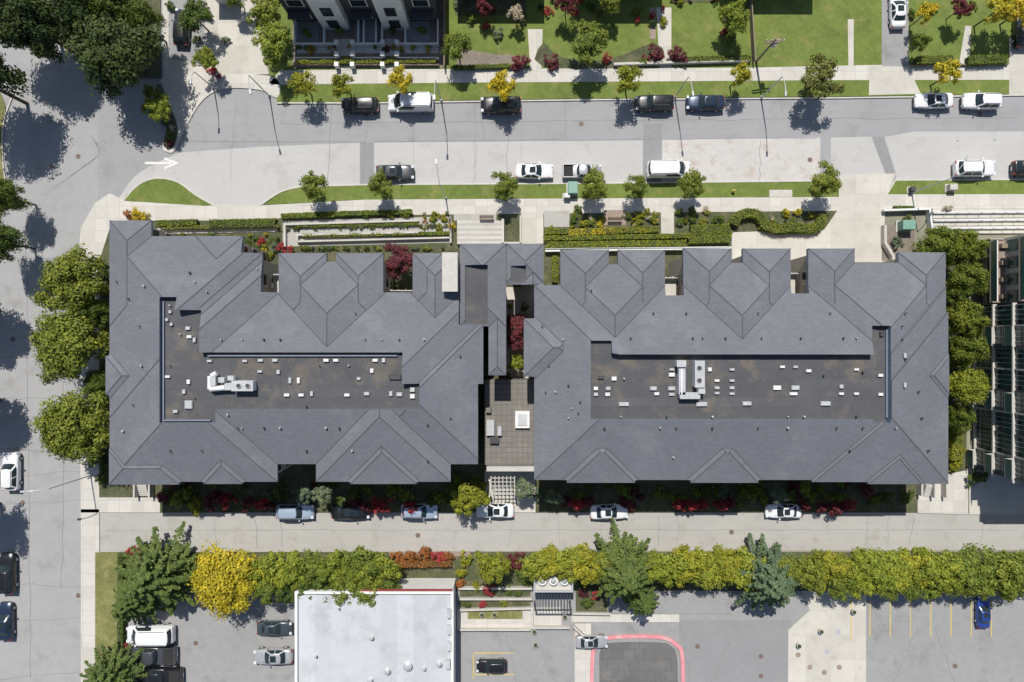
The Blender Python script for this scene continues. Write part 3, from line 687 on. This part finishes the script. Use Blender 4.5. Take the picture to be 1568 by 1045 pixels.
# clipped tree rows south of the alley
def treerow(xs,y,r,c,h=5.5):
    for i,x in enumerate(xs): plant('hedgerow_tree','small',x,y+random.uniform(-4,4),r*random.uniform(.88,1.12),c if isinstance(c,str) else random.choice(c),h*random.uniform(.9,1.1))
treerow(range(405,600,26),870,33,['green','bright','bright'],5.5)
treerow(range(410,600,30),897,28,['green','mid'],5.0)
treerow(range(822,935,25),862,29,['bright','yg','green'],5)
treerow(range(1005,1150,23),868,32,['bright','yg'],5.5)
treerow(range(1205,1260,24),872,28,['green','bright'],5)
treerow(range(1270,1480,24),870,35,['bright','yg','bright'],5.8)
treerow(range(1490,1680,30),874,40,['bright','green','bright'],6.5)
treerow(range(1285,1560,36),893,26,['green','bright'],5)
# shrubs
SH=[(605,855,13,'orange'),(625,858,15,'orange'),(648,852,16,'orange'),(668,856,15,'red'),(686,850,12,'orange'),(580,862,15,'orange'),(210,850,20,'red'),(208,862,14,'purple'),
 (330,771,19,'purple'),(318,768,14,'purple'),(347,770,14,'red'),(380,776,14,'purple'),(400,775,15,'red'),(412,776,11,'purple'),(296,777,17,'yg'),(575,777,16,'red'),(590,776,15,'red'),(560,776,12,'purple'),
 (625,779,14,'red'),(660,766,11,'mid'),(693,770,11,'yg'),(735,748,15,'yg'),(885,775,15,'red'),(900,770,12,'purple'),(865,770,11,'purple'),(1060,776,16,'red'),(1042,773,14,'red'),(1077,776,13,'red'),(1105,776,15,'red'),(1121,773,11,'purple'),
 (1232,773,13,'purple'),(1260,776,13,'purple'),(1283,777,19,'purple'),(1301,776,14,'red'),(1160,762,11,'mid'),(1335,767,11,'mid'),(1360,764,13,'mid'),(1390,757,14,'mid'),(262,767,10,'mid'),(435,757,12,'mid'),(520,770,12,'mid'),(540,757,10,'mid'),
 (795,92,20,'purple'),(845,92,15,'purple'),(1000,80,18,'purple'),(1040,80,18,'purple'),(762,48,12,'grey'),(745,40,8,'red'),(722,28,10,'green'),(930,88,10,'red'),(985,95,10,'green'),(880,20,9,'red'),(975,18,8,'green'),(1110,50,10,'red'),(1120,58,14,'green'),(840,18,9,'red'),
 (210,330,13,'yellow'),(196,328,9,'orange'),(222,333,10,'yellow'),(440,385,13,'red'),(430,380,9,'red'),(262,206,9,'mid'),(258,220,8,'purple'),(252,185,9,'mid'),(264,196,7,'white'),
 (886,320,9,'mid'),(878,338,9,'mid'),(895,343,9,'yg'),(905,340,8,'green'),(1043,340,9,'mid'),(1060,338,9,'mid'),(1078,340,8,'yg'),(1095,338,8,'mid'),(1040,325,8,'green'),(1060,324,8,'mid'),(1080,322,7,'white'),(1105,335,8,'mid'),
 (1205,326,9,'yellow'),(1222,326,9,'ygold'),(1240,330,8,'yg'),(975,330,10,'yg'),(990,326,8,'yg'),(1000,335,8,'green'),(960,330,8,'mid'),(690,345,9,'yellow'),(672,348,8,'yg'),(668,330,8,'yg'),(620,328,8,'green'),(598,329,8,'green'),(560,329,8,'mid'),
 (750,905,12,'red'),(730,898,10,'yg'),(790,860,18,'purple'),(778,905,9,'mid'),(715,925,8,'mid'),(740,925,9,'red'),(770,925,8,'yg'),(795,908,9,'mid'),(900,925,12,'mid'),(912,912,10,'red'),(895,908,10,'purple'),
 (188,940,9,'red'),(186,965,8,'purple'),(190,990,9,'red'),(185,1010,8,'orange'),(190,915,9,'mid'),(1390,335,8,'mid'),(1376,372,12,'grey'),(1452,320,9,'white'),(470,50,9,'green'),(518,45,10,'green'),(600,45,10,'mid'),(646,46,9,'green'),
 (1468,690,12,'yg'),(1464,665,12,'yg'),(1466,712,12,'yg'),(1490,735,14,'mid'),(1505,725,14,'mid'),(1490,10,10,'mid'),(1430,12,10,'yellow'),(1398,20,9,'mid'),(322,105,10,'red'),(335,118,6,'red'),(300,60,9,'mid'),(345,60,9,'grey'),(310,10,18,'mid'),(262,8,10,'mid'),
 (845,350,6,'yg'),(800,560,8,'green'),(778,575,8,'mid'),(804,470,8,'green'),(780,470,7,'yg'),(808,545,9,'green'),(1240,860,14,'orange'),(1255,865,10,'purple'),(846,865,10,'purple'),(705,895,10,'orange'),(385,372,12,'mid'),(400,372,9,'red'),(412,392,8,'yg'),(395,380,8,'mid')]
for x,y,r,c in SH: plant('shrub','shrub',x,y,r,c,2.6 if (c in('red','purple') and 765<y<780) else max(.7,r*S*1.2))
for i in range(80):
    x=random.uniform(250,1400); y=random.uniform(738,772)
    if 742<x<822: continue
    plant('shrub','shrub',x,y,random.uniform(9,17),random.choice(['mid','green','green','grey','purple','bright']),random.uniform(1.2,2.4))
for i in range(45):
    x=random.uniform(705,1240) if i%3 else random.uniform(190,440); plant('shrub','shrub',x,random.uniform(850,900),random.uniform(9,15),random.choice(['dark','mid','green','yg','mid']),random.uniform(.8,1.6))
for i in range(18): plant('shrub','shrub',random.uniform(135,162),random.uniform(400,740),random.uniform(9,15),random.choice(['dark','mid']),1.2)
for i in range(26): plant('shrub','shrub',random.uniform(690,1150),random.uniform(-5,35),random.uniform(5,10),random.choice(['dark','mid','purple','yg','white','red','grey']),.8)
for i in range(20): plant('shrub','shrub',random.uniform(455,670),random.uniform(70,80),random.uniform(4,7),random.choice(['yellow','mid','yg','purple','grey']),.6)
for i in range(12): plant('shrub','shrub',1462+random.uniform(-6,6),630+i*8,random.uniform(9,12),'yg',1.5)
for i in range(60):
    x=random.choice([random.uniform(872,925),random.uniform(960,1010),random.uniform(1035,1115),random.uniform(1150,1250)]); plant('shrub','shrub',x,random.uniform(326,348),random.uniform(3.5,7),random.choice(['yg','mid','green','yellow','white','grey','bright']),.6)
for i in range(50): plant('shrub','shrub',random.uniform(240,425),random.uniform(358,385),random.uniform(4,8),random.choice(['yg','mid','green','yellow','grey','mid']),.7)
for i in range(24): plant('shrub','shrub',random.uniform(645,692),random.uniform(326,350),random.uniform(3,6),random.choice(['yg','yellow','green','white','orange']),.5)
for i in range(46): plant('shrub','shrub',440+i*5.4,random.choice([380,350.5-i*.12]),random.uniform(3.5,5.5),random.choice(['green','mid','bright','grey']),.6)
def hedge(pts,wpx,h,col,name='hedge'):
    w=[Vector((p.x,p.y)) for p in pp(pts,h)]; W_=wpx*S; Vs=[];Ns=[]
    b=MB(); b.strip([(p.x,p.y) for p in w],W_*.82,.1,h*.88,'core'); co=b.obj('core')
    for a,c in zip(w[:-1],w[1:]):
        L=(c-a).length; d=(c-a)/L; nn=Vector((-d.y,d.x)); n=int(L*(W_*190+h*90))
        t=rng.uniform(-.01,1.01,n); u=rng.uniform(-1,1,n); top=rng.random(n)<W_/(W_+1.2*h)
        side=np.sign(u); uu=np.where(top,u,side*rng.uniform(.86,1.06,n)); z=np.where(top,h*rng.uniform(.86,1.06,n),rng.uniform(.12,1,n)*h)
        z+=.06*np.sin(t*L*2.3)
        Vs.append(np.stack([a.x+d.x*t*L+nn.x*uu*W_/2,a.y+d.y*t*L+nn.y*uu*W_/2,z],1))
        Ns.append(np.stack([np.where(top,0,nn.x*side),np.where(top,0,nn.y*side),np.where(top,1,.4)],1)+rng.normal(size=(n,3))*.45)
    V=leaves(np.concatenate(Vs),np.concatenate(Ns),.14); me=quadmesh(name,V,len(V)//4)
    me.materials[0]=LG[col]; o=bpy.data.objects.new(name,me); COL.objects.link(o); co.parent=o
for p,w,h,c in (([(240,342),(300,340)],9,1,'green'),([(320,342),(420,340)],11,1.1,'green'),([(250,349),(425,346)],5,.8,'yg'),([(430,331),(510,328)],8,.8,'green'),([(452,346),(640,342)],6,.6,'green'),([(485,328),(630,324)],7,.8,'green'),
    ([(465,361),(690,357)],5,.7,'bright'),([(835,355),(870,354)],8,.8,'bright'),([(872,356),(940,353.5)],9,.7,'ygold'),([(942,353.5),(1008,351)],9,.7,'yg'),([(835,365),(1118,360)],7,.9,'bright'),([(838,375),(1050,372)],9,1.0,'bright'),([(1058,352),(1118,350)],14,1.0,'green'),([(1055,366),(1118,364)],14,1.0,'green'),
    (smooth([(1124,344),(1130,332),(1146,326),(1164,330),(1172,344),(1188,350),(1215,348),(1245,350),(1258,340),(1260,328)],4,False),14,1.1,'green'),
    ([(850,392),(850,432)],9,1.0,'bright'),([(1030,91),(1150,88)],8,.8,'green'),([(1405,92),(1460,90)],12,1.0,'green'),([(1484,92),(1543,90)],13,1.0,'green'),([(695,103),(800,100)],6,.7,'green'),([(455,95),(665,93)],6,.8,'yg'),([(1370,318),(1400,318)],5,.6,'mid'),
    ([(1466,640),(1466,705)],16,1.6,'yg'),([(184,850),(184,1100)],8,1.0,'mid'),([(1190,355),(1255,352)],8,.8,'mid'),([(604,866),(690,864)],8,1.2,'orange')):
    hedge(p,w,h,c)
# ------------------------------------------------------------ vehicles
PAINT={}
for n,c in dict(white=(.70,.71,.72),black=(.018,.018,.02),navy=(.02,.035,.07),dgrey=(.07,.075,.08),silver=(.42,.43,.44),blue=(.03,.07,.3),lblue=(.38,.46,.56),teal=(.06,.08,.09),red=(.25,.02,.02)).items():
    PAINT[n]=plain('car_paint_'+n,c,.3,0 if n=='white' else .3,.03,.6)
KIND=dict(
 sedan=dict(L=4.6,W=1.82,st=[(-1,.66,.72,.38),(-.965,.84,.93,.26),(-.85,.95,1.0,.2),(-.5,1,.97,.18),(0,1,.94,.18),(.38,1,.94,.18),(.66,.98,.88,.2),(.88,.9,.78,.24),(.965,.8,.68,.3),(1,.6,.58,.36)],cab=(-1.72,1.02,-1.12,.28,.84,.62,.93,1.42)),
 suv=dict(L=4.65,W=1.9,st=[(-1,.72,.85,.42),(-.97,.9,1.08,.3),(-.85,.97,1.1,.25),(-.5,1,1.08,.22),(0,1,1.05,.22),(.42,1,1.05,.22),(.7,.98,1.0,.25),(.9,.92,.92,.28),(.97,.82,.8,.34),(1,.62,.66,.4)],cab=(-2.14,1.05,-1.85,.42,.86,.68,1.05,1.68)),
 van=dict(L=5.3,W=1.98,st=[(-1,.85,1.0,.4),(-.985,.95,1.2,.3),(-.85,1,1.25,.25),(-.5,1,1.25,.22),(0,1,1.22,.22),(.5,1,1.18,.22),(.74,.98,1.08,.25),(.92,.93,.95,.28),(.975,.84,.82,.34),(1,.66,.68,.4)],cab=(-2.6,1.85,-2.5,1.1,.93,.84,1.2,2.0)),
 pickup=dict(L=5.5,W=1.98,st=[(-1,.9,.75,.42),(-.985,.95,.8,.32),(-.85,1,.8,.28),(-.5,1,.8,.25),(-.2,1,1.08,.25),(.3,1,1.08,.25),(.66,.98,1.05,.25),(.9,.95,1.0,.28),(.975,.86,.85,.34),(1,.7,.7,.4)],cab=(-.75,1.35,-.5,.75,.86,.7,1.06,1.72)))
CM={}
def ringpts(x0,x1,w,c):
    xm=(x0+x1)/2
    h=[(x1,0),(x1-.04,w*.5),(x1-.12,w*.86),(x1-.30,w),(xm+.05,w*1.02),(xm-.05,w*1.02),(x0+.30,w),(x0+.12,w*.88),(x0+.03,w*.5),(x0,0)]
    return h+[(x,-y) for x,y in reversed(h[1:-1])]
def carmesh(kind):
    if kind in CM: return CM[kind]
    K=KIND[kind]; L,Wd=K['L']/2,K['W']/2; b=MB(); b.mi(PAINT['white'])
    secs=[]
    for f,w,zt,zb in K['st']:
        w*=Wd; x=f*L
        h=[(w*.88,zb),(w,zb+.16),(w,(zb+zt)/2),(w*.985,zt-.16),(w*.93,zt-.05),(w*.8,zt),(w*.4,zt+.025),(0,zt+.03)]
        secs.append([(x,y,z) for y,z in h]+[(x,-y,z) for y,z in reversed(h[:-1])])
    n=len(secs[0]); vs=[p for s_ in secs for p in s_]; fs=[]
    for i in range(len(secs)-1):
        for j in range(n): a=i*n+j; c=i*n+(j+1)%n; fs.append((a,a+n,c+n,c))
    fs+=[tuple(range(n)),tuple(reversed(range(len(vs)-n,len(vs))))]
    b.add(vs,fs,PAINT['white']); nb=len(b.f)
    x0,x1,t0,t1,wb,wt,zb,zt=K['cab']
    r0=ringpts(x0,x1,wb,0); r1=ringpts(t0,t1,wt,0); r2=[((x-(t0+t1)/2)*.9+(t0+t1)/2,y*.86) for x,y in r1]
    m=len(r0); vs=[(x,y,zb-.03) for x,y in r0]+[(x,y,zt-.04) for x,y in r1]+[(x,y,zt) for x,y in r2]
    glass=[];paint=[]
    pil={2,4,6}|{m-1-2,m-1-4,m-1-6}
    for i in range(m):
        q=(i,(i+1)%m,m+(i+1)%m,m+i)
        (paint if (i in pil or (kind=='van' and i in (5,m-1-5))) else glass).append(q)
        paint.append((m+i,m+(i+1)%m,2*m+(i+1)%m,2*m+i))
    paint.append(tuple(range(2*m,3*m)))
    o=len(b.v); b.v+=vs
    for q in glass: b.f.append([o+a for a in q]); b.m.append(b.mi('glass'))
    for q in paint: b.f.append([o+a for a in q]); b.m.append(0)
    nsm=len(b.f)
    for sx in(-.62,.64):
        for sy in(-1,1):
            b.cyl((sx*L,sy*(Wd-.24),.33),(sx*L,sy*(Wd+.01),.33),.34,.33,'tyre',14); b.cyl((sx*L,sy*(Wd+.005),.33),(sx*L,sy*(Wd+.02),.33),.2,.19,'metal',10)
    zf=K['st'][-3][2]; zr=K['st'][1][2]
    for sy in(-1,1):
        b.box((L*.925,sy*Wd*.70,zf-.02),(.3,.32,.13),'lampw'); b.box((-L*.965,sy*Wd*.72,zr-.14),(.14,.3,.2),'red')
        b.box((x1-.42,sy*(Wd+.08),zb+.08),(.16,.2,.13),PAINT['white'])
    b.box((L*.99,0,.5),(.06,.9,.16),'tyre'); b.box((-L*1.0,0,.5),(.05,.5,.13),'lampw')
    b.box((x1+.03,.25,zb+.0),(.04,.7,.03),'tyre')
    if kind in('suv','van'):
        for sy in(-1,1): b.box(((t0+t1)/2,sy*wt*.88,zt+.02),((t1-t0)*.8,.04,.05),'dkmetal')
    if kind=='sedan': b.box(((t0+t1)/2+.2,0,zt+.004),(.7,.75,.012),'glass')
    if kind=='pickup':
        for sy in(-1,1): b.box((-L+1.02,sy*(Wd-.1),.95),(1.95,.12,.34),PAINT['white'])
        b.box((-L+.1,0,.95),(.1,Wd*1.7,.34),PAINT['white']); b.box((-L+1.02,0,.86),(1.8,Wd*1.72,.02),'tyre')
    me=b.obj('tmpcar').data; me.polygons.foreach_set('use_smooth',[i<nsm and i!=nb-1 and i!=nb-2 for i in range(len(b.f))])
    o_=[o for o in bpy.data.objects if o.data==me][0]; bpy.data.objects.remove(o_); CM[kind]=me; return me
def car(px,py,kind,paint,ang=0,name=None,s=1):
    o=bpy.data.objects.new(name or dict(sedan='parked_car',suv='parked_suv',van='parked_van',pickup='parked_pickup_truck')[kind],carmesh(kind)); COL.objects.link(o)
    w=P(px,py,.8); o.location=(w.x,w.y,.022); o.rotation_euler=(0,0,math.radians(ang+random.uniform(-1.2,1.2))); o.scale=(s,s,s)
    o.material_slots[0].link='OBJECT'; o.material_slots[0].material=PAINT[paint]; return o
for a in ((551,161,'suv','black',180,.97),(629,158,'van','white',180,1.04),(767,161,'suv','black',180,1.05),(1002,158,'suv','black',180,1),(1080,157,'sedan','navy',180,1),(1430,154,'sedan','white',180,1),(1503,155,'suv','white',180,1),
  (605,264,'sedan','dgrey',0,1),(818,262,'sedan','white',0,1),(891,262,'pickup','silver',0,.86),(1024,260,'van','white',0,1),(1492,258,'suv','white',0,1.05),(1580,258,'suv','black',0,1),
  (1375,14,'sedan','white',90,1),(278,42,'suv','black',88,.95),(1566,44,'suv','black',90,1),(17,722,'suv','white',90,1),(10,878,'suv','black',90,1.05),(7,952,'sedan','navy',90,1),
  (452,784,'suv','lblue',0,.98),(537,784,'sedan','black',0,1),(642,783,'suv','lblue',0,.95),(758,782,'sedan','white',180,1),(933,784,'sedan','white',0,1),(1200,783,'sedan','white',180,.95),
  (231,971,'van','white',180,1.08),(234,1003,'pickup','dgrey',180,1.05),(243,1036,'pickup','black',180,1.05),(420,963,'sedan','teal',0,.92),(418,1006,'sedan','silver',180,1.02),(753,1021,'suv','black',180,.8),(906,984,'sedan','silver',0,.85),(1507,938,'sedan','blue',90,.85)):
    car(a[0],a[1],a[2],a[3],a[4],s=a[5])
# ------------------------------------------------------------ street furniture
def lamp(bx,by,dx,dy,h=7.5,arm=2.0):
    b=MB(); p=P(bx,by); d=Vector((dx,dy,0)).normalized()
    b.cyl((p.x,p.y,0),(p.x,p.y,.5),.16,.13,'metal',10); b.cyl((p.x,p.y,.5),(p.x,p.y,h-.8),.08,.055,'metal',8)
    prev=Vector((p.x,p.y,h-.8))
    for t in range(1,6):
        t/=5; q=Vector((p.x,p.y,h-.8))+d*arm*t+Vector((0,0,.9*math.sin(t*1.5))); b.cyl(prev,q,.045,.04,'metal',8); prev=q
    b.box((prev.x+d.x*.25,prev.y+d.y*.25,prev.z),(.65,.24,.12),'metal',math.atan2(d.y,d.x),.8); b.obj('street_lamp')
lamp(683,304,-.1,1,8.5); lamp(1395,296,.55,1,8.5); lamp(140,728,-1,-.05,8.5); lamp(1033,150,.1,-1); lamp(676,155,0,-1); lamp(1165,150,0,-1); lamp(413,148,.25,-1); lamp(328,136,0,-1,6,1.2)
b=MB(); p=P(1157,96); b.cyl((p.x,p.y,0),(p.x,p.y,6.5),.14,.10,'wood',10)
for z in(6.1,5.6): b.box((p.x,p.y,z),(2.2,.12,.14),'wood',.15)
for i in(-1,-.4,.4,1): b.cyl((p.x+i,p.y,6.15),(p.x+i,p.y,6.35),.05,.04,'white',8)
b.cyl((p.x+.35,p.y,4.6),(p.x+.35,p.y,5.4),.25,.25,'metal',12); b.obj('utility_pole')
def cabinet(px,py,w,d,h,k='greenbox',name='utility_cabinet'):
    b=MB(); p=P(px,py,h); b.box((p.x,p.y,.17),(w+.3,d+.3,.12),'stone'); b.box((p.x,p.y,.2+h/2),(w,d,h),k); b.box((p.x,p.y,.23+h),(w+.06,d+.06,.06),k,0,.9); b.box((p.x,p.y-d/2-.01,.2+h/2),(.03,.02,h*.8),'dkmetal'); b.obj(name)
cabinet(877,288,1.1,1.4,1.1); cabinet(1391,345,1.5,1.1,1.3); cabinet(1459,287,.9,.7,.8,'stone'); cabinet(1397,290,.5,.5,.7,'dkmetal'); cabinet(868,300,.7,.5,.8,'metal')
area('concrete_pad',R(1178,291,1213,302),.15,'stone')
def bench(px,py):
    b=MB(); p=P(px,py,.4)
    for i in range(3): b.box((p.x,p.y-.15+i*.16,.58),(1.7,.12,.05),'wood')
    for i in range(2): b.box((p.x,p.y+.3,.78+i*.16),(1.7,.04,.12),'wood')
    for sx in(-.7,.7):
        b.box((p.x+sx,p.y+.02,.35),(.06,.45,.46),'dkmetal'); b.box((p.x+sx,p.y+.32,.75),(.05,.05,.5),'dkmetal')
    b.obj('park_bench')
bench(941,338); bench(745,335)
b=MB(); p=P(1121,294); b.cyl((p.x,p.y,.1),(p.x,p.y,.75),.14,.12,'ymark',10); b.cyl((p.x,p.y,.75),(p.x,p.y,.9),.14,.03,'ymark',10); b.cyl((p.x-.25,p.y,.55),(p.x+.25,p.y,.55),.07,.07,'ymark',8); b.obj('fire_hydrant')
for x,y in ((205,745),(228,745),(1412,742),(1432,745),(1450,745)):
    wall('garden_wall',[(x,y-6),(x,y+18)],.2,1.2,'stone')
b=MB()
for i in range(6): b.prism(pp(R(207,742+i*3,226,745+i*3),.5),.1,.8-i*.1,'stone')
for i in range(6): b.prism(pp(R(1416,742+i*3,1430,745+i*3),.5),.1,.8-i*.1,'stone')
b.obj('entry_steps')
# balconies in the north light wells
for par,x0_,x1_,y0_,y1_ in ((A,402,427,400,447),(A,588,631,425,447),(B,1018,1046,405,452),(B,1210,1237,398,449)):
    b=MB()
    for zz in(2.9,5.8):
        a,c=P(x0_,y0_+18,ZE),P(x1_,y1_,ZE); b.box(((a.x+c.x)/2,(a.y+c.y)/2,zz),(c.x-a.x+.2,a.y-c.y,.18),'stone'); b.box(((a.x+c.x)/2,a.y+.05,zz+.6),(c.x-a.x+.2,.05,.9),'white')
        for i in range(4): b.box((a.x+.3+i*(c.x-a.x-.6)/3,a.y+.15,zz+.55),(.05,.05,1.0),'white')
    b.obj('balconies',par)
# ------------------------------------------------------------ camera, light
cam=bpy.data.cameras.new('camera'); co=bpy.data.objects.new('camera',cam); COL.objects.link(co)
co.location=(0,0,H); cam.lens=24; cam.sensor_width=36; cam.clip_end=3000; sc.camera=co
el=math.radians(58); az=math.radians(-9)
sd=Vector((math.sin(az)*math.cos(el),math.cos(az)*math.cos(el),math.sin(el)))
sl=bpy.data.lights.new('sun','SUN'); sl.energy=5.0; sl.angle=math.radians(.5); sl.color=(1,.955,.885)
so=bpy.data.objects.new('sun',sl); COL.objects.link(so); so.rotation_euler=(-sd).to_track_quat('-Z','Y').to_euler()
w=bpy.data.worlds.new('World'); sc.world=w; w.use_nodes=True; nt=w.node_tree
st=nt.nodes.new('ShaderNodeTexSky'); st.sky_type='NISHITA'; st.sun_disc=False; st.sun_elevation=el; st.sun_rotation=az
nt.links.new(st.outputs[0],nt.nodes['Background'].inputs[0]); nt.nodes['Background'].inputs[1].default_value=.095
sc.view_settings.view_transform='Standard'; sc.view_settings.look='None'; sc.view_settings.exposure=0
